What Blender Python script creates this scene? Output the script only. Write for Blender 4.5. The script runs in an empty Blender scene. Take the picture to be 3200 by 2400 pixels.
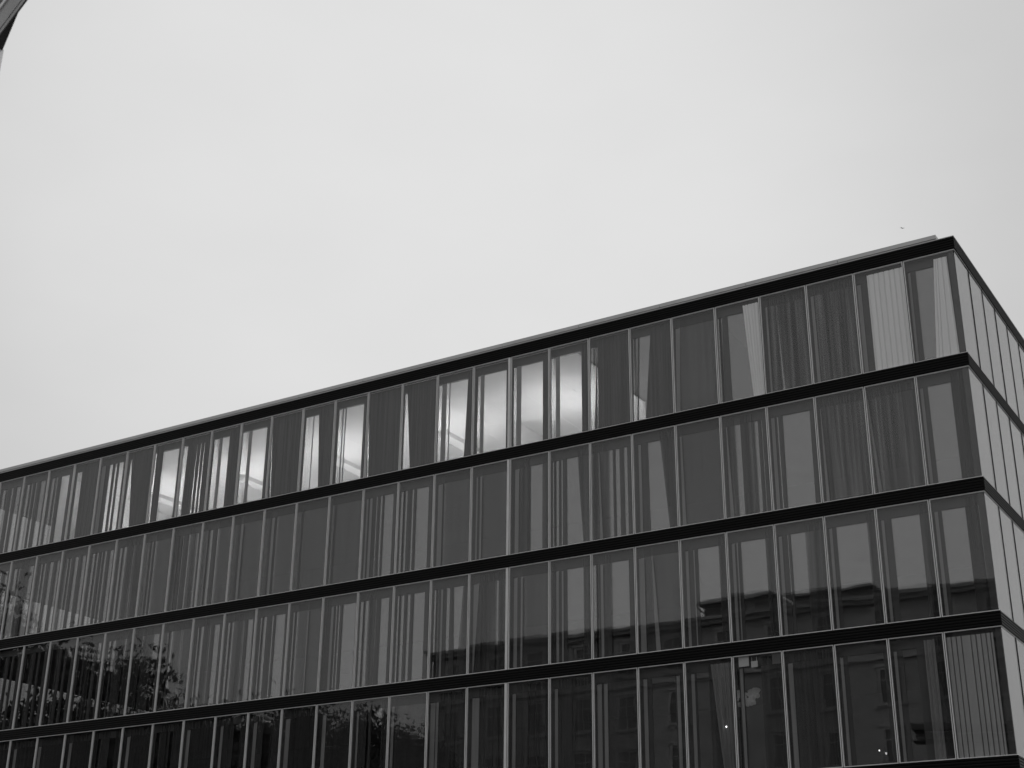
import bpy, math, random
from mathutils import Vector, Matrix

R = math.radians
sc = bpy.context.scene
COL = sc.collection

# ------------------------------------------------------------------ camera
YAW, PITCH, ROLL = 0.557, 0.4046, 0.0105
CAM = Vector((8.385, -36.992, 1.57))
cd = bpy.data.cameras.new("camera")
cam = bpy.data.objects.new("camera", cd)
COL.objects.link(cam)
cd.sensor_width = 36.0
cd.lens = 4497.05 / 3200.0 * 36.0
cd.dof.use_dof = True
cd.dof.focus_distance = 47.0
cd.dof.aperture_fstop = 2.2
cd.clip_start = 0.1
cd.clip_end = 3000.0
_f = Vector((-math.sin(YAW) * math.cos(PITCH), math.cos(YAW) * math.cos(PITCH), math.sin(PITCH)))
_r = Vector((math.cos(YAW), math.sin(YAW), 0))
_u = _r.cross(_f)
_rr = _r * math.cos(ROLL) + _u * math.sin(ROLL)
_uu = -_r * math.sin(ROLL) + _u * math.cos(ROLL)
m3 = Matrix((_rr, _uu, -_f)).transposed()
cam.matrix_world = Matrix.Translation(CAM) @ m3.to_4x4()
sc.camera = cam

# ------------------------------------------------------------------ sky and sun
SUN_EL, SUN_AZ = 52.0, 35.0          # azimuth: clockwise from +y (behind the building)
w = bpy.data.worlds.new("World")
sc.world = w
w.use_nodes = True
nt = w.node_tree
nt.nodes.clear()
out = nt.nodes.new("ShaderNodeOutputWorld")
bg = nt.nodes.new("ShaderNodeBackground")
sky = nt.nodes.new("ShaderNodeTexSky")
sky.sky_type = 'NISHITA'
sky.sun_disc = False
sky.sun_elevation = R(SUN_EL)
sky.sun_rotation = R(SUN_AZ)
sky.dust_density = 4.0
bw = nt.nodes.new("ShaderNodeRGBToBW")
nt.links.new(sky.outputs[0], bw.inputs[0])


def wmath(op, a, b=None, clamp=False):
    n = nt.nodes.new("ShaderNodeMath")
    n.operation = op
    n.use_clamp = clamp
    for i, v in enumerate((a, b)):
        if v is None:
            continue
        if isinstance(v, (int, float)):
            n.inputs[i].default_value = v
        else:
            nt.links.new(v, n.inputs[i])
    return n.outputs[0]


tc = nt.nodes.new("ShaderNodeTexCoord")
# broad bright part of the cloud cover, low over the roof
dot = nt.nodes.new("ShaderNodeVectorMath")
dot.operation = 'DOT_PRODUCT'
nt.links.new(tc.outputs['Generated'], dot.inputs[0])
_d = Vector((-0.499, 0.695, 0.518)).normalized()
dot.inputs[1].default_value = _d
mr = nt.nodes.new("ShaderNodeMapRange")
mr.interpolation_type = 'SMOOTHSTEP'
mr.inputs['From Min'].default_value = math.cos(R(25))
mr.inputs['From Max'].default_value = 1.0
mr.inputs['To Min'].default_value = 0.0
mr.inputs['To Max'].default_value = 1.0
nt.links.new(dot.outputs['Value'], mr.inputs['Value'])
noi = nt.nodes.new("ShaderNodeTexNoise")
noi.inputs['Scale'].default_value = 4.5
noi.inputs['Detail'].default_value = 5.0
noi.inputs['Roughness'].default_value = 0.45
mp = nt.nodes.new("ShaderNodeMapping")
mp.inputs['Scale'].default_value = (1.0, 1.0, 2.2)
nt.links.new(tc.outputs['Generated'], mp.inputs['Vector'])
nt.links.new(mp.outputs[0], noi.inputs['Vector'])
base = wmath('ADD', 5.75, wmath('MULTIPLY', mr.outputs[0], 2.1))
base = wmath('ADD', base, wmath('MULTIPLY', wmath('SUBTRACT', noi.outputs['Fac'], 0.5), 1.15))
# overcast: most of the clear sky's own gradient is hidden by the cloud
clear = wmath('MINIMUM', wmath('MULTIPLY', bw.outputs[0], 1.0), 14.0)
tot = wmath('ADD', wmath('MULTIPLY', base, 0.94), wmath('MULTIPLY', clear, 0.06))
comb = nt.nodes.new("ShaderNodeCombineColor")
for i in range(3):
    nt.links.new(tot, comb.inputs[i])
nt.links.new(comb.outputs[0], bg.inputs['Color'])
bg.inputs['Strength'].default_value = 0.1
nt.links.new(bg.outputs[0], out.inputs['Surface'])

sd = bpy.data.lights.new("sun", 'SUN')
sd.energy = 0.5
sd.angle = R(14)
sun = bpy.data.objects.new("sun", sd)
COL.objects.link(sun)
sv = Vector((math.sin(R(SUN_AZ)) * math.cos(R(SUN_EL)), math.cos(R(SUN_AZ)) * math.cos(R(SUN_EL)), math.sin(R(SUN_EL))))
sun.rotation_euler = (-sv).to_track_quat('-Z', 'Y').to_euler()

sc.view_settings.view_transform = 'Standard'
sc.view_settings.look = 'None'
sc.view_settings.exposure = 0.0
sc.view_settings.gamma = 1.0
sc.view_settings.use_curve_mapping = False
sc.cycles.max_bounces = 10
sc.cycles.transparent_max_bounces = 24
sc.cycles.diffuse_bounces = 4
sc.cycles.glossy_bounces = 5
sc.cycles.caustics_reflective = False
sc.cycles.caustics_refractive = False
sc.cycles.use_denoising = True
try:
    sc.cycles.denoiser = 'OPENIMAGEDENOISE'
    sc.cycles.denoising_prefilter = 'ACCURATE'
    sc.cycles.denoising_input_passes = 'RGB_ALBEDO_NORMAL'
except Exception:
    pass
random.seed(11)

# ------------------------------------------------------------------ materials (black-and-white scene: greys only)


def mat(name, g, rough=0.6, metal=0.0, noise=0.0, nscale=6.0, stretch=(1, 1, 1), bump=0.0, spec=0.5):
    m = bpy.data.materials.new(name)
    m.use_nodes = True
    t = m.node_tree
    b = t.nodes['Principled BSDF']
    b.inputs['Base Color'].default_value = (g, g, g, 1)
    b.inputs['Roughness'].default_value = rough
    b.inputs['Metallic'].default_value = metal
    b.inputs['Specular IOR Level'].default_value = spec
    if noise or bump:
        tcn = t.nodes.new("ShaderNodeTexCoord")
        mpn = t.nodes.new("ShaderNodeMapping")
        mpn.inputs['Scale'].default_value = stretch
        n = t.nodes.new("ShaderNodeTexNoise")
        n.inputs['Scale'].default_value = nscale
        n.inputs['Detail'].default_value = 4
        t.links.new(tcn.outputs['Object'], mpn.inputs[0])
        t.links.new(mpn.outputs[0], n.inputs['Vector'])
        if noise:
            r = t.nodes.new("ShaderNodeMapRange")
            r.inputs['From Min'].default_value = 0.3
            r.inputs['From Max'].default_value = 0.7
            r.inputs['To Min'].default_value = g * (1 - noise)
            r.inputs['To Max'].default_value = g * (1 + noise)
            t.links.new(n.outputs['Fac'], r.inputs['Value'])
            c = t.nodes.new("ShaderNodeCombineColor")
            for i in range(3):
                t.links.new(r.outputs[0], c.inputs[i])
            t.links.new(c.outputs[0], b.inputs['Base Color'])
        if bump:
            bp = t.nodes.new("ShaderNodeBump")
            bp.inputs['Strength'].default_value = bump
            bp.inputs['Distance'].default_value = 0.01
            t.links.new(n.outputs['Fac'], bp.inputs['Height'])
            t.links.new(bp.outputs[0], b.inputs['Normal'])
    return m


def glass(name, r0, tint, wob=0.0, coat=1.0):
    """Thin pane: mirror reflection by Schlick's law, the rest goes straight through."""
    m = bpy.data.materials.new(name)
    m.use_nodes = True
    t = m.node_tree
    t.nodes.clear()
    o = t.nodes.new("ShaderNodeOutputMaterial")
    geo = t.nodes.new("ShaderNodeNewGeometry")
    d = t.nodes.new("ShaderNodeVectorMath")
    d.operation = 'DOT_PRODUCT'
    t.links.new(geo.outputs['Normal'], d.inputs[0])
    t.links.new(geo.outputs['Incoming'], d.inputs[1])

    def mth(op, a, b=None):
        n = t.nodes.new("ShaderNodeMath")
        n.operation = op
        for i, v in enumerate((a, b)):
            if v is None:
                continue
            if isinstance(v, (int, float)):
                n.inputs[i].default_value = v
            else:
                t.links.new(v, n.inputs[i])
        return n.outputs[0]
    c = mth('ABSOLUTE', d.outputs['Value'])
    p = mth('POWER', mth('SUBTRACT', 1.0, c), 5.0)
    f = mth('ADD', r0, mth('MULTIPLY', p, 1 - r0))
    tr = t.nodes.new("ShaderNodeBsdfTransparent")
    tr.inputs['Color'].default_value = (tint, tint, tint, 1)
    gl = t.nodes.new("ShaderNodeBsdfGlossy")
    gl.inputs['Roughness'].default_value = 0.0
    gl.inputs['Color'].default_value = (coat, coat, coat, 1)
    if wob:
        tcn = t.nodes.new("ShaderNodeTexCoord")
        n = t.nodes.new("ShaderNodeTexNoise")
        n.inputs['Scale'].default_value = 1.1
        n.inputs['Detail'].default_value = 1.0
        t.links.new(tcn.outputs['Object'], n.inputs['Vector'])
        bp = t.nodes.new("ShaderNodeBump")
        bp.inputs['Strength'].default_value = 1.0
        bp.inputs['Distance'].default_value = wob
        t.links.new(n.outputs['Fac'], bp.inputs['Height'])
        t.links.new(bp.outputs[0], gl.inputs['Normal'])
    mx = t.nodes.new("ShaderNodeMixShader")
    t.links.new(f, mx.inputs[0])
    t.links.new(tr.outputs[0], mx.inputs[1])
    t.links.new(gl.outputs[0], mx.inputs[2])
    t.links.new(mx.outputs[0], o.inputs['Surface'])
    return m


def emit(name, s):
    m = bpy.data.materials.new(name)
    m.use_nodes = True
    b = m.node_tree.nodes['Principled BSDF']
    b.inputs['Base Color'].default_value = (0.8, 0.8, 0.8, 1)
    b.inputs['Emission Color'].default_value = (1, 1, 1, 1)
    b.inputs['Emission Strength'].default_value = s
    return m


def fabric(name, g, sheer=0.0, stripe=40.0, var=0.35, least=0.0):
    """Curtain cloth with fine vertical threads; a sheer one lets part of the light through between them."""
    m = bpy.data.materials.new(name)
    m.use_nodes = True
    t = m.node_tree
    b = t.nodes['Principled BSDF']
    b.inputs['Roughness'].default_value = 0.95
    b.inputs['Specular IOR Level'].default_value = 0.1
    tcn = t.nodes.new("ShaderNodeTexCoord")
    mpn = t.nodes.new("ShaderNodeMapping")
    mpn.inputs['Scale'].default_value = (stripe, 1.0, 0.12)
    t.links.new(tcn.outputs['Object'], mpn.inputs[0])
    n = t.nodes.new("ShaderNodeTexNoise")
    n.inputs['Scale'].default_value = 1.0
    n.inputs['Detail'].default_value = 5.0
    n.inputs['Roughness'].default_value = 0.65
    t.links.new(mpn.outputs[0], n.inputs['Vector'])
    r = t.nodes.new("ShaderNodeMapRange")
    r.inputs['From Min'].default_value = 0.3
    r.inputs['From Max'].default_value = 0.7
    r.inputs['To Min'].default_value = g * (1 - var)
    r.inputs['To Max'].default_value = g * (1 + var)
    t.links.new(n.outputs['Fac'], r.inputs['Value'])
    c = t.nodes.new("ShaderNodeCombineColor")
    for i in range(3):
        t.links.new(r.outputs[0], c.inputs[i])
    t.links.new(c.outputs[0], b.inputs['Base Color'])
    if sheer:
        r2 = t.nodes.new("ShaderNodeMapRange")
        r2.inputs['From Min'].default_value = 0.38
        r2.inputs['From Max'].default_value = 0.66
        r2.inputs['To Min'].default_value = 1.0 - least
        r2.inputs['To Max'].default_value = 1.0 - sheer
        t.links.new(n.outputs['Fac'], r2.inputs['Value'])
        t.links.new(r2.outputs[0], b.inputs['Alpha'])
    return m


M_BAND = mat("black_coated_metal", 0.005, 0.45, 0.0, 0.35, 2.0, (0.6, 3, 8), spec=0.10)
M_ALU = mat("anodised_aluminium", 0.74, 0.5, 0.0, 0.10, 5.0, (1, 1, 0.3))
M_COP = mat("zinc_coping", 0.52, 0.55, 0.2, 0.10, 1.5, (0.5, 3, 3))
M_GASK = mat("black_rubber", 0.008, 0.8)
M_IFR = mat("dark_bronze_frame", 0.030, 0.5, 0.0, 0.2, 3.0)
M_IFR_LIT = mat("window_post_painted_lit", 0.26, 0.5, 0.0, 0.15, 3.0)  # lit copy of the inner frame tone: room light put into the colour
M_JAMB = mat("pale_reveal_board", 0.22, 0.6, 0.0, 0.15, 2.0, (3, 3, 0.3))
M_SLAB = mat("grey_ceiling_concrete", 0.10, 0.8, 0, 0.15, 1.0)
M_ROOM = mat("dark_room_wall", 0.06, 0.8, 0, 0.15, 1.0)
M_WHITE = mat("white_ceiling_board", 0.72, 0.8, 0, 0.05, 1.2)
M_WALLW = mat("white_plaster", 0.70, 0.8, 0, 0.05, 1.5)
M_GLASS = glass("outer_glass", 0.033, 0.965, 0.0012)
M_GLASI = glass("inner_glass", 0.125, 0.88, 0.0008)
M_GLASE = glass("tinted_end_glass", 0.06, 0.56)
M_GLASS_SIDE = glass("side_glass", 0.020, 0.80, 0.0008, 0.97)
M_DARK = fabric("dark_curtain_cloth", 0.055, 0.45, 8.0, 0.8, 0.06)
M_FLAT = fabric("plain_grey_curtain_cloth", 0.065, 0.52, 8.0, 0.3, 0.40)
M_OPAQ = fabric("lined_curtain_cloth", 0.075, 0.0, 11.0, 0.45)
M_SHEER = fabric("sheer_dark_curtain_cloth", 0.058, 0.68, 9.0, 0.8, 0.10)
M_LIGHT = fabric("pale_curtain_cloth", 0.93, 0.0, 12.0, 0.04)
M_MIDL = fabric("grey_curtain_cloth", 0.22, 0.0, 14.0, 0.15)
M_BLIND = fabric("pale_blind_cloth", 0.36, 0.0, 9.0, 0.10)
M_LAMP = emit("lamp_tube", 2.2)
M_ADDED_UPLIGHT = emit("added_uplight_glow", 98.0)  # glow of the uplights added to brighten the top ceilings
M_LOUV = mat("white_louvre", 0.6, 0.5)

# ------------------------------------------------------------------ mesh helpers


class MB:
    def __init__(self):
        self.v, self.f, self.mi = [], [], []

    def quad(self, a, b, c, d, mi=0):
        n = len(self.v)
        self.v += [tuple(a), tuple(b), tuple(c), tuple(d)]
        self.f.append((n, n + 1, n + 2, n + 3))
        self.mi.append(mi)

    def box(self, x0, x1, y0, y1, z0, z1, mi=0):
        self.hexa([(x0, y0, z0), (x1, y0, z0), (x1, y1, z0), (x0, y1, z0),
                   (x0, y0, z1), (x1, y0, z1), (x1, y1, z1), (x0, y1, z1)], mi)

    def hexa(self, p, mi=0):
        n = len(self.v)
        self.v += [tuple(q) for q in p]
        for q in ((0, 3, 2, 1), (4, 5, 6, 7), (0, 1, 5, 4), (1, 2, 6, 5), (2, 3, 7, 6), (3, 0, 4, 7)):
            self.f.append(tuple(n + i for i in q))
            self.mi.append(mi)

    def prism(self, poly, z0, z1, mi=0):
        n = len(self.v)
        k = len(poly)
        self.v += [(x, y, z0) for x, y in poly] + [(x, y, z1) for x, y in poly]
        self.f.append(tuple(n + i for i in reversed(range(k))))
        self.mi.append(mi)
        self.f.append(tuple(n + k + i for i in range(k)))
        self.mi.append(mi)
        for i in range(k):
            j = (i + 1) % k
            self.f.append((n + i, n + j, n + k + j, n + k + i))
            self.mi.append(mi)

    def tube(self, p0, p1, r0, r1, seg=8, mi=0):
        p0, p1 = Vector(p0), Vector(p1)
        a = (p1 - p0).normalized()
        s = a.orthogonal().normalized()
        t = a.cross(s)
        n = len(self.v)
        for p, r in ((p0, r0), (p1, r1)):
            for i in range(seg):
                q = 2 * math.pi * i / seg
                self.v.append(tuple(p + (s * math.cos(q) + t * math.sin(q)) * r))
        for i in range(seg):
            j = (i + 1) % seg
            self.f.append((n + i, n + j, n + seg + j, n + seg + i))
            self.mi.append(mi)
        self.f.append(tuple(n + i for i in reversed(range(seg))))
        self.mi.append(mi)
        self.f.append(tuple(n + seg + i for i in range(seg)))
        self.mi.append(mi)

    def ball(self, c, rx, ry, rz, seg=12, rings=8, mi=0, jit=0.0):
        n = len(self.v)
        for i in range(rings + 1):
            th = math.pi * i / rings
            for j in range(seg):
                ph = 2 * math.pi * j / seg
                k = 1 + random.uniform(-jit, jit)
                self.v.append((c[0] + rx * k * math.sin(th) * math.cos(ph), c[1] + ry * k * math.sin(th) * math.sin(ph), c[2] + rz * k * math.cos(th)))
        for i in range(rings):
            for j in range(seg):
                j2 = (j + 1) % seg
                self.f.append((n + i * seg + j, n + (i + 1) * seg + j, n + (i + 1) * seg + j2, n + i * seg + j2))
                self.mi.append(mi)

    def mesh(self, name, mats, smooth=False):
        me = bpy.data.meshes.new(name)
        me.from_pydata(self.v, [], self.f)
        for m in (mats if isinstance(mats, (list, tuple)) else [mats]):
            me.materials.append(m)
        if any(self.mi):
            me.polygons.foreach_set("material_index", self.mi)
        if smooth:
            me.polygons.foreach_set("use_smooth", [True] * len(me.polygons))
        me.update()
        return me

    def build(self, name, mats, parent=None, smooth=False, loc=(0, 0, 0)):
        o = bpy.data.objects.new(name, self.mesh(name, mats, smooth))
        COL.objects.link(o)
        o.location = loc
        if parent is not None:
            o.parent = parent
        return o


def tag(o, label=None, cat=None, group=None, kind=None):
    if label:
        o['label'] = label
    if cat:
        o['category'] = cat
    if group:
        o['group'] = group
    if kind:
        o['kind'] = kind
    return o


def empty(name, loc=(0, 0, 0)):
    o = bpy.data.objects.new(name, None)
    COL.objects.link(o)
    o.location = loc
    return o


def link_mesh(name, me, parent, loc):
    o = bpy.data.objects.new(name, me)
    COL.objects.link(o)
    o.location = loc
    o.parent = parent
    return o


# ------------------------------------------------------------------ measures of the office block
W = 1.4706            # window module
H = 3.6               # storey
BH = 0.389            # band height
L0 = 18.0             # floor level of the top storey
N = 29                # modules along the front
XE = -N * W           # left end of the front
ND = 16               # modules along the side
SW = 1.4525
YD = ND * SW
LEV = [L0 - H * i for i in range(5)]     # sill level of each storey, top first
WH = H - BH           # window height
Y_DRAPE, Y_INNER = 0.155, 0.20


def at(k, f, y):
    """World x of the point that stands at depth y behind fraction f of window k's glass."""
    xg = -(k + 1) * W + f * W
    return xg + (xg - CAM.x) / (-CAM.y) * y


# ------------------------------------------------------------------ ground
g = MB()
g.quad((-900, -900, 0), (900, -900, 0), (900, 900, 0), (-900, 900, 0))
tag(g.build("ground", mat("grey_paving", 0.16, 0.9, 0, 0.2, 0.5)), kind="structure")
g = MB()
g.box(-160, 90, -52, -44, 0.004, 0.008)
tag(g.build("road", mat("asphalt", 0.05, 0.9, 0, 0.2, 3.0)), kind="structure")
g = MB()
g.box(-160, 90, -44, -41.5, 0.0, 0.13)
tag(g.build("pavement", mat("concrete_slabs", 0.24, 0.9, 0, 0.2, 2.0)), kind="structure")

# ------------------------------------------------------------------ office block
bld = empty("office_building", (XE / 2, YD / 2, 0))
tag(bld, "long dark office block with black ribbed bands and rows of tall glass windows", "office building")
bpy.context.view_layer.update()
BINV = Matrix.Translation(-Vector(bld.location))


def part(mb, name, mats, parent=None, smooth=False):
    """Mesh built in world coordinates, parented to the block (whose origin is at its base)."""
    o = mb.build(name, mats, None, smooth)
    p = parent or bld
    o.parent = p
    off = Vector(bld.location)
    q = p
    while q is not None and q is not bld:
        off = off + Vector(q.location)
        q = q.parent
    o.location = -off
    return o


def ribbed_band(ztop, zbot, name, ribs=5, lip=True):
    """Spandrel of horizontal ribs that runs round the two visible faces and the left end."""
    prof = []
    n = ribs
    h = (ztop - zbot) / n
    prof.append((0.06, ztop))
    for i in range(n):
        a = ztop - i * h
        prof += [(-0.035, a - 0.002), (-0.045, a - h * 0.28), (-0.045, a - h * 0.70), (-0.022, a - h * 0.74), (-0.022, a - h + 0.004)]
    prof.append((0.06, zbot))
    mb = MB()
    path = [(XE, YD, 0, 0), (XE, 0, 0, 0), (0, 0, 0, 0), (0, YD, 0, 0)]
    rows = []
    for (y, z) in prof:
        # y < 0 stands proud of the facade; mitre the corners
        rows.append([(XE + y, YD, z), (XE + y, y, z), (-y, y, z), (-y, YD, z)])
    for i in range(len(rows) - 1):
        for j in range(3):
            mb.quad(rows[i][j], rows[i + 1][j], rows[i + 1][j + 1], rows[i][j + 1])
    return part(mb, name, M_BAND)


ROOF = L0 + H
for i, lv in enumerate(LEV):
    ribbed_band(lv - 0.004, lv - BH + 0.004, "spandrel_band")
ribbed_band(ROOF - 0.012, ROOF - BH + 0.004, "roof_band")

# thin pale lip on the roof band, and the coping set back behind it
mb = MB()
mb.box(XE - 0.05, 0.05, -0.052, 0.10, ROOF - 0.010, ROOF + 0.012)
mb.box(-0.10, 0.052, 0.102, YD, ROOF - 0.010, ROOF + 0.012)
part(mb, "roof_lip", M_COP)
rj = random.Random(4)
x = -0.507
first = True
while x > XE + 0.2:
    x2 = max(x - 2 * W, XE + 0.1) + 0.006
    mb = MB()
    mb.box(x2, x - 0.006, 0.27, 0.55, ROOF + 0.012, ROOF + 0.20)
    mb.box(x2 - (0 if x2 <= XE + 0.2 else 0), x - 0.006 - (0.02 if first else 0), 0.29, 0.55, ROOF + 0.20, ROOF + 0.214, 1)
    mb.box(x2, x - 0.006, 0.25, 0.56, ROOF + 0.214, ROOF + 0.335)
    part(mb, "coping_panel", [M_COP, M_GASK])
    x -= 2 * W
    first = False
mb = MB()
mb.box(XE + 0.1, -0.2, 0.56, YD - 0.2, ROOF - 0.36, ROOF + 0.10)
mb.box(XE + 0.05, -0.12, 0.10, 0.559, ROOF - 0.36, ROOF + 0.008)
part(mb, "roof_slab", M_SLAB)
for lv in LEV:
    mb = MB()
    mb.box(XE + 0.07, -0.07, 0.07, YD - 0.1, lv - BH + 0.01, lv - 0.006)
    part(mb, "floor_slab", M_SLAB)

# core walls and rear wall
for i, lv in enumerate(LEV):
    mb = MB()
    z0, z1 = lv - 0.006, lv + WH + 0.01
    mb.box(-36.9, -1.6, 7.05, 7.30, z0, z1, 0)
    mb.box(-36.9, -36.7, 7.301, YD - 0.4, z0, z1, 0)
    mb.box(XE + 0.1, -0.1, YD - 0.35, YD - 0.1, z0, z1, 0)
    part(mb, "core_wall", M_ROOM)

# lit rooms of the top storey: white ceilings, white walls, partitions
CZ = 21.16
seams_y = [0.55, 1.95, 3.35, 4.75, 6.16, 7.03]
rooms = [(-12.6, -17.5), (-17.5, -22.4), (-22.4, -27.3), (-27.3, -32.2), (-32.2, -36.7)]
for (xa, xb) in rooms:
    mb = MB()
    nx = 3
    for j in range(5):
        for i in range(nx):
            a = xa + (xb - xa) * i / nx
            b = xa + (xb - xa) * (i + 1) / nx
            mb.box(b + 0.004, a - 0.004, seams_y[j] + 0.004, seams_y[j + 1] - 0.004, CZ, CZ + 0.03)
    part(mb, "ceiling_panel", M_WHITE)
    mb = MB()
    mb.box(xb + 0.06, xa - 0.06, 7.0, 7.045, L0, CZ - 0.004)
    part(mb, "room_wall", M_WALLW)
for xp, ya in ((-7.7, 0.55), (-12.6, 5.6), (-17.5, 4.9), (-36.75, 0.55)):
    mb = MB()
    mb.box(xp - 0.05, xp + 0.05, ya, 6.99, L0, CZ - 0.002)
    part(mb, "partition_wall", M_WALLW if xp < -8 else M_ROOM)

# ------------------------------------------------------------------ windows: what stands behind each pane, corner first
# j pale reveal, g clear inner pane, L pale curtain, l grey curtain; the gaps are dark posts or dark curtains
# numbers: left and right edge at the top, then (if given) at the bottom, as shares of the window's width
ROWS = [
    ["j.08,.125,.06,.11 g.23,.6,.21,.44 L.6,.85,.44,.875", "j.05,.13 L.27,1", "s j.09,.15,.1,.165", "s j.12,.16 g.33,.345,.37,.43",
     "g.05,.16,.03,.12 g.27,.62,.29,.76 L.63,.97,.76,.98", "f j.1,.2,.05,.13", "g.08,.2,.06,.14 g.24,.515,.17,.34", "g.06,.2,.02,.12 g.205,.23,.2,.21",
     "g.06,.17 g.275,.815", "g.09,.16 g.285,.84", "g.13,.2 g.3,.89", "g.06,.14 g.27,.34 g.37,.86,.37,.78", "g.1,.14,.1,.3", "f g.02,.03,.08,.11",
     "g.14,.24 g.28,.32 g.36,.88", "g.12,.34 g.37,.5,.37,.62", "s g.02,.03,.12,.15", "g.08,.28 g.39,.87", "g.13,.29 g.4,.63",
     "s g.06,.22,.08,.2 g.53,.54,.5,.55 g.66,.67,.63,.69 g.78,.79,.75,.8", "g.02,.12,.05,.12 g.35,.9", "s g.17,.19,.13,.38", "s j.1,.24 g.4,.5 g.6,.66 g.75,.9",
     "f g.16,.34,.17,.36", "g.15,.4 g.55,.85", "g.15,.4 g.5,.56 g.72,.9"],
    ["j.065,.12 g.21,.64 g.875,.885", "s j.03,.04,.1,.17", "s j.1,.11,.09,.15", "j.085,.155 g.2,.23 g.325,.885,.31,.87", "s j.12,.13,.12,.2 g.3,.42 g.72,.8 g.87,.89",
     "f j.1,.13,.09,.17", "j.145,.205 g.36,.635,.37,.81", "s j.2,.21,.22,.28 g.44,.54 g.6,.7 g.8,.88", "g.08,.235 g.29,.33 g.43,.69,.43,.82", "j.145,.24 g.515,.83",
     "f j.14,.18 j.24,.29", "f j.12,.24 g.27,.29", "g.08,.27 g.39,.45 g.52,.86", "j.11,.16 j.21,.28 g.38,.42 g.5,.56 g.615,.875", "f g.1,.11", "f g.22,.23",
     "f j.27,.35 g.41,.43", "f j.29,.36", "f g.17,.37 g.5,.56", "s g.2,.3 g.36,.4 g.55,.62 g.8,.9", "f g.18,.34 g.4,.45", "g.15,.4 g.6,.68",
     "g.15,.38 g.48,.53 g.6,.68 g.8,.93", "g.17,.38 g.51,.64 g.79,.92", "g.17,.41 g.55,.69 g.83,.93", "g.15,.39 g.74,.93"],
    ["j.08,.14 g.21,.63 g.86,.875", "j.09,.145 g.28,.8", "j.09,.145 g.225,.82", "s j.08,.145 g.25,.27 g.32,.61", "j.11,.17 j.21,.235 g.3,.805", "j.12,.18 j.29,.315 g.385,.83",
     "f j.09,.21 j.37,.39,.42,.52", "g.03,.17 j.21,.27 g.45,.86", "j.17,.23 j.3,.34 g.425,.815", "f j.14,.225 j.31,.355", "j.12,.28,.13,.15 g.68,.75",
     "g.09,.22 j.28,.33 g.42,.51 g.6,.87,.64,.72", "g.1,.295 g.38,.46 g.55,.845", "g.08,.3 g.52,.54 g.65,.88", "j.26,.33 g.38,.42 g.46,.51 g.59,.96",
     "f g.13,.285 j.57,.6", "g.145,.34 g.5,.55 g.615,.9", "g.13,.32 g.6,.66 g.76,.92", "g.16,.36 g.53,.6 g.71,.88", "f g.17,.36 g.62,.67", "s g.3,.36 g.7,.9",
     "g.15,.4 g.7,.78", "g.16,.4 g.58,.66 g.78,.9", "g.15,.38 g.5,.6 g.7,.85", "g.15,.38 g.5,.6 g.7,.85", "g.15,.38 g.5,.6 g.7,.85"],
    ["B.02,.85", "j.09,.145 g.25,.5 l.64,.83", "j.1,.155 g.24,.9", "s j.1,.19", "j.14,.2 g.06,.12 g.22,.56", "j.14,.21 g.25,.5 l.55,.97,.74,.97", "j.12,.2 g.3,.8 j.83,.9",
     "f j.1,.2 j.25,.33", "j.13,.2", "j.13,.21", "j.15,.32", "j.1,.22 j.24,.3", "f j.08,.15", "j.15,.2 g.42,.48 g.55,.82", "f j.2,.3", "s j.15,.27",
     "j.2,.3 g.5,.7", "j.2,.28 g.6,.8", "s j.15,.25", "g.15,.3 g.6,.7", "s j.2,.3", "g.2,.35 g.6,.8", "s j.2,.3", "f j.1,.2", "s j.2,.3", "g.2,.3"],
]
ROW_NAME = ["top row", "second row", "third row", "bottom row"]
ORD = ("first second third fourth fifth sixth seventh eighth ninth tenth eleventh twelfth thirteenth fourteenth fifteenth sixteenth seventeenth eighteenth nineteenth twentieth "
       "twenty-first twenty-second twenty-third twenty-fourth twenty-fifth twenty-sixth").split()
LITWIN = set(range(6, 24))


def parse(s):
    style, items = 'd', []
    for t in s.split():
        if len(t) == 1:
            style = t
            continue
        n = [float(q) for q in t[1:].split(',')]
        if len(n) == 2:
            n = n + n
        items.append((t[0], n))
    items.sort(key=lambda q: q[1][0] + q[1][2])
    gaps, tl, bl = [], 0.0, 0.0
    for kd, n in items:
        gaps.append((tl, n[0], bl, n[2]))
        tl, bl = n[1], n[3]
    gaps.append((tl, 1.0, bl, 1.0))
    return style, items, [q for q in gaps if (q[1] - q[0]) + (q[3] - q[2]) > 0.006]


def drape_into(mb, k, lv, q, y, mi=0, amp=0.014, pitch=0.10, rnd=random, sharp=False, ztop=WH - 0.06):
    """A hanging cloth between two edges (which may slant), with vertical folds."""
    tl, tr, bl, br = q
    wid = max((tr - tl), (br - bl)) * W
    n = max(4, int(wid / 0.016))
    ph = rnd.uniform(0, 6.28)
    ph2 = rnd.uniform(0, 6.28)
    p2 = pitch * rnd.uniform(1.7, 2.6)
    rows = 7
    base = len(mb.v)
    for r in range(rows + 1):
        s = r / rows
        z = lv + ztop * (1 - s) + 0.01 * s
        fa, fb = tl + (bl - tl) * s, tr + (br - tr) * s
        for i in range(n + 1):
            t = i / n
            f = fa + (fb - fa) * t
            u = t * wid
            if sharp:      # pressed pleats: nearly flat panels that meet in a narrow valley
                c = (u / pitch + ph) % 1.0
                off = amp * (-1.0 if 0.11 < c < 1.0 else 3.0)
            else:
                off = amp * math.sin(u / pitch * 6.283 + ph + 0.5 * math.sin(s * 2 + ph2)) + amp * 0.7 * math.sin(u / p2 * 6.283 + ph2)
            mb.v.append((at(k, f, y), y + off, z))
    for r in range(rows):
        for i in range(n):
            a = base + r * (n + 1) + i
            mb.f.append((a, a + n + 1, a + n + 2, a + 1))
            mb.mi.append(mi)


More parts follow.
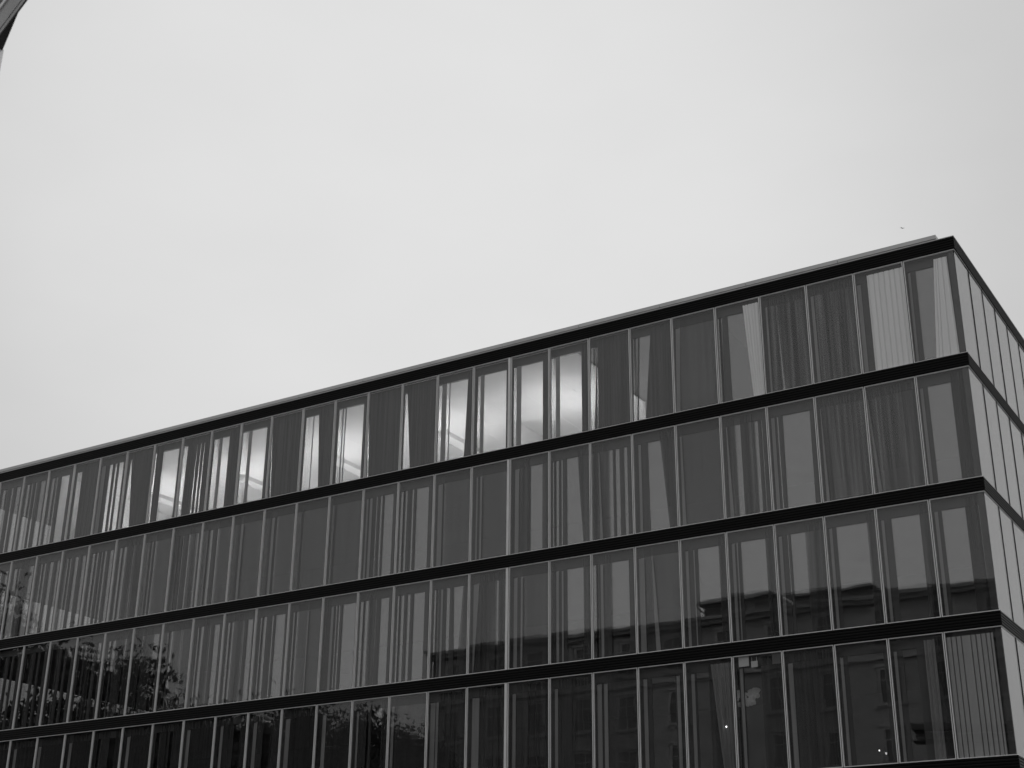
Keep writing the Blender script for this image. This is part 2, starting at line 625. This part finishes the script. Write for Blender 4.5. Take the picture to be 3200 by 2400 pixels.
def frame_into(mb, x0, x1, z0, z1, right=0.022, mi=0):
    b, d0, d1 = 0.022, -0.006, 0.05
    mb.box(x0, x0 + b, d0, d1, z0 + b, z1 - b, mi)
    mb.box(x1 - right, x1, d0, d1, z0 + b, z1 - b, mi)
    mb.box(x0, x1, d0, d1, z0, z0 + b, mi)
    mb.box(x0, x1, d0, d1, z1 - b, z1, mi)


PX = 0.012       # half of the dark joint between two windows


def slab_q(mb, k, lv, q, y0, y1, za, zb, mi=0):
    """A post (its edges may slant) of real thickness between heights za and zb above the sill."""
    tl, tr, bl, br = q

    def e(a, b, s):
        return a + (b - a) * s
    sa, sb = 1 - zb / WH, 1 - za / WH        # share from the top
    p = []
    for (s, z) in ((sb, za), (sa, zb)):
        xl, xr = at(k, e(tl, bl, s), y0), at(k, e(tr, br, s), y0)
        xl1, xr1 = at(k, e(tl, bl, s), y1), at(k, e(tr, br, s), y1)
        p += [(xl, y0, lv + z), (xr, y0, lv + z), (xr1, y1, lv + z), (xl1, y1, lv + z)]
    mb.hexa(p, mi)


CURTAINS = []       # (mesh builder, material, label data)


def window_contents(row, k, lv, spec, inner, jamb, curtains):
    style, items, gaps = parse(spec)
    rnd = random.Random(row * 100 + k)
    lit = row == 0 and k in LITWIN
    post_i = 1 if (lit and k in (8, 9, 10, 11, 14, 15, 17, 18)) else 0  # posts of these lit windows take the painted-lit tone
    head = 0.30
    # head beam and sill of the inner window
    slab_q(inner, k, lv, (0, 1, 0, 1), Y_INNER - 0.03, Y_INNER + 0.06, WH - head, WH - 0.02, 0)
    slab_q(inner, k, lv, (0, 1, 0, 1), Y_INNER - 0.028, Y_INNER + 0.055, 0.0, 0.05, 0)
    for kd, n in items:
        if kd == 'j':
            slab_q(jamb, k, lv, n, Y_INNER - 0.05, Y_INNER - 0.03, 0.052, WH - head - 0.04, 0)
        elif kd in 'LlB':
            m = {'L': M_LIGHT, 'l': M_MIDL, 'B': M_BLIND}[kd]
            c = MB()
            wide = (n[1] - n[0]) > 0.5
            drape_into(c, k, lv, n, 0.075, 0, 0.012 if kd == 'L' else 0.02, {'L': 0.155 if wide else 0.105, 'l': 0.07, 'B': 0.125}[kd], rnd, kd != 'l', WH - 0.14)
            word = {'L': 'pale pleated curtain', 'l': 'grey folded curtain', 'B': 'grey vertical blind'}[kd]
            curtains.append((c, m, n, word))
    for q in gaps:
        wd = ((q[1] - q[0]) + (q[3] - q[2])) / 2
        slant = abs((q[1] - q[0]) - (q[3] - q[2])) > 0.06
        if wd < 0.17 and not slant:
            dark_edge = (q[1] > 0.999) or (q[0] < 0.001)
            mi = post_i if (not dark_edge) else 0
            # a post with a raised middle, like a window frame's profile
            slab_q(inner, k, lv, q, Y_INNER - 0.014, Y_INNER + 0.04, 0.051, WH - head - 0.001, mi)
            if wd > 0.05:
                a, b = (q[1] - q[0]) * 0.35, (q[3] - q[2]) * 0.35
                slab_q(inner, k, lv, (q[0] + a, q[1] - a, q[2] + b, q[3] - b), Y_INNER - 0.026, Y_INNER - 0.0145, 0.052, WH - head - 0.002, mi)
        else:
            c = MB()
            m = {'d': M_DARK, 's': M_SHEER, 'f': M_FLAT}[style]
            if row == 0 and 5 < k < 24:
                m = M_OPAQ        # lined curtains: no lamp light comes through them
            amp = {'d': 0.008, 's': 0.010, 'f': 0.003}[style]
            drape_into(c, k, lv, q, Y_DRAPE + 0.01, 0, amp, {'d': 0.11, 's': 0.085, 'f': 0.2}[style], rnd)
            word = {'d': 'dark curtain', 's': 'sheer dark curtain', 'f': 'plain grey curtain'}[style]
            curtains.append((c, m, q, word))


def side_word(n):
    c = (n[0] + n[1] + n[2] + n[3]) / 4
    wd = (n[1] - n[0] + n[3] - n[2]) / 2
    if wd > 0.72:
        return "filling"
    return "left in" if c < 0.4 else ("right in" if c > 0.6 else "midway in")


# shared meshes of the outer frame and outer pane
z0f, z1f = 0.0, WH
mbf = MB()
frame_into(mbf, -W + PX, -PX, z0f, z1f)
ME_FRAME = mbf.mesh("window", M_ALU)
mbf = MB()
frame_into(mbf, -W + PX, -PX, z0f, z1f, 0.085)
ME_FRAME_WIDE = mbf.mesh("window", M_ALU)
mbf = MB()
mbf.box(-W + PX, -W + PX + 0.022, -0.006, 0.05, z0f + 0.022, z1f - 0.022)
mbf.box(-W + PX, 0.004, -0.006, 0.05, z0f, z0f + 0.022)
mbf.box(-W + PX, 0.004, -0.006, 0.05, z1f - 0.022, z1f)
ME_FRAME_CORNER = mbf.mesh("window", M_ALU)
mbf = MB()
mbf.box(-W / 2 + 0.026, W / 2 - 0.026, -0.005, 0.005, -WH / 2 + 0.018, WH / 2 - 0.018)
ME_PANE = mbf.mesh("pane", M_GLASS)
GLASS_EDGE_CORNER = 0.16

stuff = MB()                    # small far windows beyond the hundred that show largest
SM = [M_ALU, M_GLASS, M_IFR, M_JAMB, M_DARK, M_GLASI]
seen_labels = {}
for row in range(4):
    lv = LEV[row]
    for k in range(N):
        if k < len(ROWS[row]):
            spec = ROWS[row][k]
        else:
            spec = ["g.16,.38 g.52,.6 g.74,.9", "g.15,.4 g.55,.66 g.8,.92"][(k + row) % 2]
        x1 = -k * W
        if k >= 25:
            frame_into(stuff, x1 - W + PX, x1 - PX, lv, lv + WH, 0.022, 0)
            stuff.box(x1 - W + 0.026, x1 - 0.026, 0.010, 0.020, lv + 0.018, lv + WH - 0.018, 1)
            stuff.box(x1 - PX + 0.001, x1 + PX - 0.001, 0.012, 0.05, lv, lv + WH, 2)
            ib, jb, cs = MB(), MB(), []
            window_contents(row, k, lv, spec, ib, jb, cs)
            for src, mi in ((ib, 2), (jb, 3)):
                b0 = len(stuff.v)
                stuff.v += src.v
                stuff.f += [tuple(b0 + i for i in f) for f in src.f]
                stuff.mi += [mi] * len(src.f)
            for c, m, n, word in cs:
                b0 = len(stuff.v)
                stuff.v += c.v
                stuff.f += [tuple(b0 + i for i in f) for f in c.f]
                stuff.mi += [4] * len(c.f)
            slab_q(stuff, k, lv, (0.001, 0.999, 0.001, 0.999), Y_INNER, Y_INNER + 0.012, 0.04, WH - 0.28, 5)
            continue
        wn = link_mesh("window", ME_FRAME_CORNER if k == 0 else (ME_FRAME_WIDE if k == 10 else ME_FRAME), bld, Vector((x1, 0, lv)) - Vector(bld.location))
        rnd = random.Random(900 + row * 40 + k)
        pn = link_mesh("pane", ME_PANE, wn, Vector((-W / 2, 0.015, WH / 2)))
        pn.rotation_euler = (R(rnd.uniform(-0.09, 0.09)), 0, R(rnd.uniform(-0.09, 0.09)))
        ib, jb, cs = MB(), MB(), []
        window_contents(row, k, lv, spec, ib, jb, cs)
        if k == 0:
            slab_q(ib, k, lv, (0.885, 0.99, 0.885, 0.99), 0.055, 0.075, 0.0, WH, 0)
        else:
            ib.box(x1 - PX + 0.001, x1 + PX - 0.001, 0.012, 0.05, lv, lv + WH, 0)
        part(ib, "inner_frame", [M_IFR, M_IFR_LIT], wn)
        if jb.f:
            part(jb, "reveal", M_JAMB, wn)
        ip = MB()
        slab_q(ip, k, lv, (0.001, 0.999, 0.001, 0.999), Y_INNER, Y_INNER + 0.012, 0.04, WH - 0.28, 0)
        part(ip, "inner_pane", M_GLASI, wn)
        for c, m, n, word in cs:
            o = c.build("curtain", m, None, word[0] != 'g')
            lab = "%s %s the %s window from the corner, %s" % (word, side_word(n), ORD[k], ROW_NAME[row])
            if lab in seen_labels:
                lab = "narrow " + lab
            seen_labels[lab] = 1
            tag(o, lab, "curtain", "curtains behind the front windows")
# ground storey of the front
for k in range(N):
    x1 = -k * W
    lv = LEV[4]
    frame_into(stuff, x1 - W + PX, x1 - PX, lv, lv + WH, 0.022, 0)
    stuff.box(x1 - W + 0.026, x1 - 0.026, 0.010, 0.020, lv + 0.018, lv + WH - 0.018, 1)
    stuff.box(x1 - PX + 0.001, x1 + PX - 0.001, 0.012, 0.05, lv, lv + WH, 2)
    stuff.box(x1 - W + 0.03, x1 - 0.5, 0.2, 0.25, lv, lv + WH, 2)
so = part(stuff, "window", SM)
so['kind'] = "stuff"
mb = MB()
mb.box(XE, 0, -0.02, 0.2, 0.0, LEV[4] - BH - 0.01)
mb.box(-0.2, 0.02, 0.21, YD, 0.0, LEV[4] - BH - 0.01)
mb.box(XE - 0.02, XE + 0.2, 0.21, YD, 0.0, LEV[4] - BH - 0.01)
part(mb, "plinth_wall", M_BAND)

# side face: flush glass panels with narrow black joints; the left end face likewise
mbs = MB()
mbs.box(-0.006, 0.006, 0.006, SW - 0.012, 0.02, WH - 0.02)
ME_SIDE = mbs.mesh("side_panel", M_GLASS_SIDE)
for i, lv in enumerate(LEV):
    for j in range(ND):
        p = link_mesh("side_panel", ME_SIDE, bld, Vector((-0.006, j * SW, lv)) - Vector(bld.location))
        rnd = random.Random(i * 50 + j)
        p.rotation_euler = (0, 0, R(rnd.uniform(-0.05, 0.05)))
        if j > 0:
            jt = MB()
            jt.box(-0.05, 0.014, j * SW - 0.018, j * SW + 0.012, lv, lv + WH)
            part(jt, "panel_joint", M_GASK)
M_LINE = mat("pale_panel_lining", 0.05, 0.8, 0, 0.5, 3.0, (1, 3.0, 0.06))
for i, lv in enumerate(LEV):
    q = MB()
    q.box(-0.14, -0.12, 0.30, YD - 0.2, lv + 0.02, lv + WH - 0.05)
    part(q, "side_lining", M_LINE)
    q = MB()
    q.box(-0.03, 0.012, 0.02, YD - 0.05, lv + WH - 0.018, lv + WH)
    q.box(-0.03, 0.012, 0.02, YD - 0.05, lv, lv + 0.018)
    part(q, "side_rail", M_ALU)
for i, lv in enumerate(LEV):
    q = MB()
    for j in range(ND):
        q.box(XE, XE + 0.012, j * SW + 0.02, (j + 1) * SW - 0.02, lv + 0.01, lv + WH - 0.01, 0)
        q.box(XE - 0.01, XE + 0.05, (j + 1) * SW - 0.018, (j + 1) * SW + 0.018, lv, lv + WH, 1)
    part(q, "end_glazing", [M_GLASE, M_IFR])

# ------------------------------------------------------------------ ceiling lamps of the lit rooms, then added uplights
nl = ["second lit room from the right", "third lit room from the right", "fourth lit room from the right", "leftmost lit room"]
proto = None
for i, xc in enumerate((-20.45, -25.7, -30.35, -35.1)):
    if proto is None:
        proto = empty("ceiling_light")
        b = MB()
        b.box(-0.26, -0.235, 0, 2.4, -0.16, 0)
        b.box(0.235, 0.26, 0, 2.4, -0.16, 0)
        b.box(-0.234, 0.234, 0, 0.02, -0.16, 0)
        b.box(-0.234, 0.234, 2.38, 2.4, -0.16, 0)
        b.build("housing", M_LOUV, proto)
        t = MB()
        t.box(-0.2, 0.2, 0.05, 2.35, -0.03, -0.01)
        t.build("tube", M_LAMP, proto)
        t = MB()
        for j in range(15):
            t.box(-0.234, 0.234, 0.10 + j * 0.15, 0.115 + j * 0.15, -0.155, -0.045)
        t.build("louvre", M_LOUV, proto)
        o = proto
    else:
        o = proto.copy()
        COL.objects.link(o)
        for ch in list(proto.children):
            c = ch.copy()
            COL.objects.link(c)
            c.parent = o
    o.location = (xc, 4.25, CZ - 0.002)
    tag(o, "louvred ceiling lamp in the %s on the top floor" % nl[i], "ceiling light", "louvred ceiling lamps")
pw = None
rl = ["lit room nearest the corner", "second lit room from the right", "third lit room from the right", "fourth lit room from the right", "leftmost lit room"]
for i, (xa, xb) in enumerate(rooms):
    if pw is None:
        pw = empty("added_uplight")  # added light, hidden below the sill, to brighten the ceiling evenly
        b = MB()
        b.tube((0, 0, 0), (0, 0, 0.03), 0.17, 0.17, 20)
        b.build("base", M_LOUV, pw)
        b = MB()
        b.tube((0, 0, 0.03), (0, 0, 0.42), 0.015, 0.015)
        b.build("pole", M_LOUV, pw)
        b = MB()
        b.box(-0.6, 0.6, -0.17, 0.17, 0.42, 0.44)
        b.box(-0.62, -0.6, -0.17, 0.17, 0.42, 0.50)
        b.box(0.6, 0.62, -0.17, 0.17, 0.42, 0.50)
        b.box(-0.6, 0.6, -0.19, -0.17, 0.42, 0.50)
        b.box(-0.6, 0.6, 0.17, 0.19, 0.42, 0.50)
        b.build("head", M_LOUV, pw)
        b = MB()
        b.box(-0.57, 0.57, -0.15, 0.15, 0.442, 0.47)
        b.build("tube", M_ADDED_UPLIGHT, pw)
        o = pw
    else:
        o = pw.copy()
        COL.objects.link(o)
        for ch in list(pw.children):
            c = ch.copy()
            COL.objects.link(c)
            c.parent = o
    o.location = ((xa + xb) / 2 + 0.3, 3.9, L0 - 0.006)
    tag(o, "unseen added uplight brightening the ceiling of the %s" % rl[i], "floor lamp", "unseen uplights added to the lit rooms")


def small_lamp(name, p, r, s, label, cat="lamp"):
    t = empty(name, p)
    b = MB()
    b.ball((0, 0, 0), r, r, r * 1.25, 12, 8)
    b.build("bulb", emit("bulb_glow", s), t, True)
    b = MB()
    b.tube((0, 0, r * 1.2), (0, 0, r * 1.2 + 0.5), 0.006, 0.006)
    b.tube((0, 0, r * 1.1), (0, 0, r * 1.8), r * 0.5, r * 0.35)
    b.build("cable", M_IFR, t)
    tag(t, label, cat)
    return t


small_lamp("pendant_bulb", (-9.780, 5.707, 20.72), 0.07, 9.0, "bright bulb glimpsed low behind the fifth window from the corner, top row")
small_lamp("pendant_bulb", (-7.650, 0.055, 8.517), 0.018, 4.0, "tiny bright bulb beside the folded grey curtain in the bottom row")
small_lamp("pendant_bulb", (-3.90, 1.5, 7.80), 0.018, 3.0, "tiny bright bulb low in the third window from the corner, bottom row")
small_lamp("pendant_bulb", (-3.74, 1.55, 7.72), 0.026, 0.8, "dimmer second bulb low in the third window from the corner, bottom row")

# pale cloud lamp and cards in the fifth window of the bottom row
t = empty("cloud_lamp", (-7.6, 1.5, 9.55))
b = MB()
rc = random.Random(5)
for i in range(44):
    u, v = rc.uniform(-0.36, 0.34), rc.uniform(-0.2, 0.2)
    if v < -0.05 and abs(u) > 0.26:
        v = -v
    b.ball((u, rc.uniform(-0.12, 0.12), v), rc.uniform(0.05, 0.1), 0.08, rc.uniform(0.045, 0.08), 9, 6, 0, 0.08)
b.build("shade", emit("cloud_lamp_shade", 0.045), t, True)
b = MB()
b.tube((0, 0, 0.1), (0, 0, 1.2), 0.006, 0.006)
b.build("cable", M_IFR, t)
tag(t, "pale cloud-shaped pendant lamp inside the fifth window from the corner, bottom row", "pendant lamp")
CX = [-7.051, 10.115, -6.741, 10.065, -6.093, 10.094]
for (x0, z0, ww, hh, lab) in ((CX[0], CX[1], 0.30, 0.36, "larger pale card at the top of the fifth window, bottom row"),
                              (CX[2], CX[3], 0.19, 0.17, "small pale card right of the larger card, bottom row"),
                              (CX[4], CX[5], 0.24, 0.36, "dim grey card at the top right of the fifth window, bottom row")):
    b = MB()
    b.box(-ww / 2, ww / 2, -0.006, 0.006, 0, hh)
    b.box(-ww / 2 + 0.02, -ww / 2 + 0.03, -0.003, 0.003, hh, hh + 0.12)
    b.box(ww / 2 - 0.03, ww / 2 - 0.02, -0.003, 0.003, hh, hh + 0.12)
    o = b.build("hanging_card", mat("card_white" if "grey" not in lab else "card_grey", 0.55 if "grey" not in lab else 0.12, 0.8), None, False, (x0, 0.085, z0))
    tag(o, lab, "hanging card", "cards hung behind the bottom row")

# ------------------------------------------------------------------ roof overhang of the neighbour, top left
A = Vector((-3.637, -28.525, 11.952))
d1 = Vector((-0.93872, 0.34467, 0)).normalized()
d2 = Vector((-0.88020, 0.47461, 0)).normalized()
nf = Vector((d1.y, -d1.x, 0))
if nf.dot(A - CAM) < 0:
    nf = -nf
t = empty("canopy_roof", (A.x - 4, A.y + 2, 0))
tag(t, "grey roof overhang with pale rim line cut by the top left corner", "roof overhang")
off = Vector(t.location)


def cp(p):
    return (p.x - off.x, p.y - off.y)


E0, E1 = A - d1 * 4, A + d1 * 7
F1 = A + d2 * 7.3
s = nf * 0.012
zz = A.z
b = MB()
b.prism([cp(E0), cp(E1), cp(F1), cp(A + s), cp(E0 + s)][::-1], zz, zz + 0.02)
b.build("soffit", mat("dark_soffit", 0.03, 0.7, 0, 0.2, 3.0), t)
b = MB()
e = -nf * 0.004
b.prism([cp(E0 + e), cp(E1 + e), cp(E1 + nf * 0.02), cp(E0 + nf * 0.02)], zz + 0.021, zz + 0.10)
b.prism([cp(E0 + e * 3), cp(E1 + e * 3), cp(E1 + nf * 0.02), cp(E0 + nf * 0.02)], zz + 0.101, zz + 0.43)
b.build("fascia", mat("grey_fascia", 0.42, 0.6, 0.0, 0.12, 2.0), t)
b = MB()
b.prism([cp(E0 + e * 8), cp(E1 + e * 8), cp(E1 + nf * 0.02), cp(E0 + nf * 0.02)], zz + 0.431, zz + 0.50)
b.build("trim", mat("pale_rim", 0.95, 0.5), t)
b = MB()
b.prism([cp(E0), cp(E1), cp(F1), cp(A + s), cp(E0 + s)][::-1], zz + 0.501, zz + 0.75)
b.build("roof_edge", mat("dark_roof_edge", 0.06, 0.7), t)
b = MB()
pc = Vector((-4.43, -28.30, 0))
b.prism([(pc.x - off.x + dx, pc.y - off.y + dy) for dx, dy in ((-0.16, -0.02), (0.06, -0.02), (0.06, 0.2), (-0.16, 0.2))], 0, zz + 0.02)
b.build("post", mat("white_post", 0.92, 0.6), t)

# ------------------------------------------------------------------ bird
rb = MB()
rb.ball((0, 0, 0), 0.17, 0.06, 0.055, 12, 8)
rb.ball((0.18, 0, 0.03), 0.05, 0.04, 0.04, 10, 6)
rb.tube((0.21, 0, 0.03), (0.27, 0, 0.02), 0.014, 0.003, 6)
rb.hexa([(-0.14, -0.02, -0.01), (-0.14, 0.02, -0.01), (-0.30, 0.06, -0.012), (-0.30, -0.06, -0.012), (-0.14, -0.02, 0.01), (-0.14, 0.02, 0.01), (-0.30, 0.06, 0.0), (-0.30, -0.06, 0.0)])
for sgn in (1, -1):
    rb.hexa([(0.08, 0.04 * sgn, 0.0), (-0.08, 0.04 * sgn, 0.0), (-0.10, 0.24 * sgn, 0.09), (0.06, 0.24 * sgn, 0.09),
             (0.08, 0.04 * sgn, 0.02), (-0.08, 0.04 * sgn, 0.02), (-0.10, 0.24 * sgn, 0.10), (0.06, 0.24 * sgn, 0.10)])
    rb.hexa([(0.06, 0.24 * sgn, 0.09), (-0.10, 0.24 * sgn, 0.09), (-0.15, 0.44 * sgn, 0.06), (-0.10, 0.44 * sgn, 0.06),
             (0.06, 0.24 * sgn, 0.10), (-0.10, 0.24 * sgn, 0.10), (-0.15, 0.44 * sgn, 0.068), (-0.10, 0.44 * sgn, 0.068)])
bo = rb.build("bird", mat("pale_feathers", 0.95, 0.8, 0, 0.15, 8.0), None, False, (-16.27, 56.56, 53.92))
bo.rotation_euler = (R(15), R(25), R(-20))
bo.scale = (0.66, 0.66, 0.66)
tag(bo, "small pale bird flying above the roof corner", "bird")

# ------------------------------------------------------------------ apartment house opposite (seen mirrored in the glass)
YB = -70.0
ap = empty("apartment_building", (-38.0, YB - 6, 0))
tag(ap, "old apartment house with hipped dormers, mirrored in the lower right windows", "apartment building")
aoff = Vector(ap.location)
M_RWALL = mat("pale_render", 0.24, 0.85, 0, 0.15, 0.6)
M_RROOF = mat("dark_roof_slate", 0.24, 0.7, 0, 0.2, 2.0)
M_RTRIM = mat("dark_cornice", 0.24, 0.7, 0, 0.15, 1.0)
M_RSUR = mat("stone_surround", 0.30, 0.8, 0, 0.1, 2.0)
M_RGL = mat("dark_window_glass", 0.07, 0.3, 0, 0, spec=0.5)


def apart(mbx, name, m, parent=None):
    o = mbx.build(name, m, parent or ap)
    o.location = -aoff if parent is None else (0, 0, 0)
    return o


XL, XR = -66.7, 14.0
mb = MB()
mb.box(XL, XR, YB - 12, YB, 0, 30.0)
apart(mb, "wall", M_RWALL)
mb = MB()
mb.box(XL - 0.3, XR + 0.3, YB - 12.3, YB + 0.45, 30.001, 30.35)
mb.box(XL - 0.5, XR + 0.5, YB - 12.5, YB + 0.7, 30.351, 30.62)
apart(mb, "cornice", M_RTRIM)
mb = MB()
mb.hexa([(XL - 0.3, YB - 12.3, 30.621), (XR + 0.3, YB - 12.3, 30.621), (XR + 0.3, YB + 0.5, 30.621), (XL - 0.3, YB + 0.5, 30.621),
         (XL + 1, YB - 10, 31.6), (XR - 1, YB - 10, 31.6), (XR - 1, YB - 0.9, 31.0), (XL + 1, YB - 0.9, 31.0)])
apart(mb, "roof", M_RROOF)
for (xa, xb, ze, zr) in ((-40.0, -33.3, 31.75, 32.5), (-32.3, -24.9, 31.35, 31.95), (-12.0, -4.5, 31.4, 32.1)):
    mb = MB()
    mb.box(xa + 0.5, xb - 0.5, YB - 3.5, YB - 0.12, 30.63, ze - 0.002)
    dm = apart(mb, "dormer", M_RWALL)
    mb = MB()
    mb.hexa([(xa, YB - 3.8, ze), (xb, YB - 3.8, ze), (xb, YB + 0.55, ze), (xa, YB + 0.55, ze),
             (xa + 0.1, YB - 3.6, ze + 0.22), (xb - 0.1, YB - 3.6, ze + 0.22), (xb - 0.1, YB + 0.45, ze + 0.22), (xa + 0.1, YB + 0.45, ze + 0.22)])
    mb.hexa([(xa + 0.1, YB - 3.6, ze + 0.221), (xb - 0.1, YB - 3.6, ze + 0.221), (xb - 0.1, YB + 0.45, ze + 0.221), (xa + 0.1, YB + 0.45, ze + 0.221),
             (xa + 0.6, YB - 2, zr), (xb - 1.2, YB - 2, zr), (xb - 1.2, YB - 1, zr), (xa + 0.6, YB - 1, zr)])
    o = mb.build("dormer_roof", M_RROOF, dm)
    mb = MB()
    for i in range(3):
        xc = xa + (xb - xa) * (i + 0.5) / 3
        mb.box(xc - 0.7, xc + 0.7, YB - 0.118, YB - 0.05, 30.7, ze - 0.35)
    o = mb.build("dormer_window", M_RGL, dm)
    mb = MB()
    mb.tube((xa + 0.02, YB + 0.62, ze + 0.05), (xa + 0.02, YB + 0.62, ze - 0.25), 0.07, 0.07)
    mb.tube((xa + 0.02, YB + 0.62, ze - 0.2), (xa + 0.52, YB - 0.02, ze - 0.75), 0.06, 0.06)
    mb.tube((xa + 0.52, YB + 0.02, ze - 0.72), (xa + 0.52, YB + 0.02, 30.64), 0.06, 0.06)
    mb.build("downpipe", M_RTRIM, dm)
# windows with stone surrounds
mw = MB()
mw.box(-0.75, 0.75, -0.05, -0.02, 0, 2.4)
me_gl = mw.mesh("glass", M_RGL)
mw = MB()
mw.box(-1.0, -0.75, -0.06, 0.08, -0.1, 2.6)
mw.box(0.75, 1.0, -0.06, 0.08, -0.1, 2.6)
mw.box(-0.749, 0.749, -0.06, 0.08, 2.401, 2.6)
mw.box(-1.1, 1.1, -0.06, 0.16, 2.601, 2.8)
mw.box(-1.1, 1.1, -0.06, 0.16, -0.30, -0.101)
mw.box(-0.04, 0.04, -0.055, 0.0, 0, 2.4)
mw.box(-0.749, 0.749, -0.055, 0.0, 1.6, 1.68)
me_sur = mw.mesh("window", M_RSUR)
for r in range(4):
    zb = 26.9 - r * 4.4
    for i in range(18):
        xx = XL + 2.6 + i * 4.4
        o = bpy.data.objects.new("window", me_sur)
        COL.objects.link(o)
        o.parent = ap
        o.location = Vector((xx, YB + 0.03, zb)) - aoff
        gz = bpy.data.objects.new("glass", me_gl)
        COL.objects.link(gz)
        gz.parent = o
for zz2 in (25.7, 12.6):
    mb = MB()
    mb.box(XL - 0.1, XR + 0.1, YB + 0.001, YB + 0.25, zz2, zz2 + 0.3)
    apart(mb, "string_course", M_RSUR)

# ------------------------------------------------------------------ trees (seen mirrored in the glass, lower left)
M_BARK = mat("dark_bark", 0.05, 0.9, 0, 0.3, 4.0)
M_LEAF = mat("dull_leaves", 0.035, 0.8, 0, 0.5, 0.7)


def make_tree(seed, height, spread, nleaf, base_h):
    rt = random.Random(seed)
    trunk, crown = MB(), MB()
    tips = []

    def branch(p, d, ln, r, depth):
        q = p + d * ln
        trunk.tube(p, q, r, r * 0.68, 7 if depth < 2 else 4)
        if depth >= 2:
            tips.append((p.lerp(q, 0.6), ln))
            tips.append((q, ln))
        if depth == 5:
            return
        for i in range(3 if depth < 3 else 2):
            nd = (d + Vector((rt.uniform(-1, 1), rt.uniform(-1, 1), rt.uniform(-0.35, 0.6))) * spread).normalized()
            branch(q, nd, ln * rt.uniform(0.62, 0.82), r * 0.62, depth + 1)
    branch(Vector((0, 0, 0)), Vector((0, 0, 1)), height * base_h, height * 0.022, 0)
    zmax = max(t[0].z for t in tips)
    for i in range(nleaf):
        c, ln = rt.choice(tips)
        c = c + Vector((rt.gauss(0, 1), rt.gauss(0, 1), rt.gauss(0, 0.8))) * height * 0.034
        s = height * rt.uniform(0.006, 0.011)
        u = Vector((rt.gauss(0, 1), rt.gauss(0, 1), rt.gauss(0, 1))).normalized() * s
        v = u.orthogonal().normalized() * s * rt.uniform(0.5, 1.0)
        v.rotate(Matrix.Rotation(rt.uniform(0, 6.28), 3, u.normalized()))
        crown.quad(c - u, c + v * 0.7, c + u, c - v * 0.7)
    return trunk.mesh("trunk", M_BARK), crown.mesh("crown", M_LEAF), zmax


protos = [make_tree(3, 20, 0.85, 22000, 0.28), make_tree(8, 20, 0.7, 16000, 0.30), make_tree(15, 20, 0.95, 26000, 0.24)]
TREES = [(-111, 36.0, 2, "tallest broad tree mirrored at the far left of the third row"),
         (-101, 27.0, 1, "slim tree mirrored beside the tallest tree at the lower left"),
         (-94, 25.0, 2, "bushy tree mirrored under the twenty-third window of the third row"),
         (-85.5, 25.0, 1, "thin open tree mirrored under the twentieth window of the third row"),
         (-78, 22.8, 0, "round tree mirrored in the twentieth window of the bottom row"),
         (-72, 22.6, 2, "dense tree mirrored in the seventeenth window of the bottom row"),
         (-66, 23.0, 0, "leafy tree mirrored in the fifteenth window of the bottom row"),
         (-104, 32.5, 0, "second tall tree mirrored at the left edge of the third row"),
         (-98, 24.0, 0, "dense tree mirrored in the leftmost windows of the bottom row"),
         (-90, 24.0, 2, "wide dense tree mirrored in the twenty-third window of the bottom row"),
         (-82, 23.5, 2, "dark rounded tree mirrored in the twenty-first window of the bottom row"),
         (-75, 21.5, 2, "short dense tree mirrored in the eighteenth window of the bottom row"),
         (-61.5, 19.8, 1, "low tree mirrored in the fourteenth window of the bottom row"),
         (-57.0, 20.0, 2, "low bushy tree mirrored in the thirteenth window of the bottom row")]
tr_ = random.Random(2)
for (xx, top, pi, lab) in TREES:
    tk, cr, zm = protos[pi]
    o = empty("tree", (xx, -55 + tr_.uniform(-2.5, 2.5), 0))
    s = top / (zm + 0.4)
    o.scale = (s * 0.9, s * 0.9, s)
    o.rotation_euler = (0, 0, tr_.uniform(0, 6.28))
    for nm, me in (("trunk", tk), ("crown", cr)):
        c = bpy.data.objects.new(nm, me)
        COL.objects.link(c)
        c.parent = o
    tag(o, lab, "tree", "trees mirrored in the glass")
tk, cr, zm = protos[2]
o = empty("tree", (-56, 15.5, 0))
s = 16.0 / zm
o.scale = (s, s, s)
for nm, me in (("trunk", tk), ("crown", cr)):
    c = bpy.data.objects.new(nm, me)
    COL.objects.link(c)
    c.parent = o
tag(o, "tree glimpsed through the glass at the far left end of the office block", "tree", "trees mirrored in the glass")
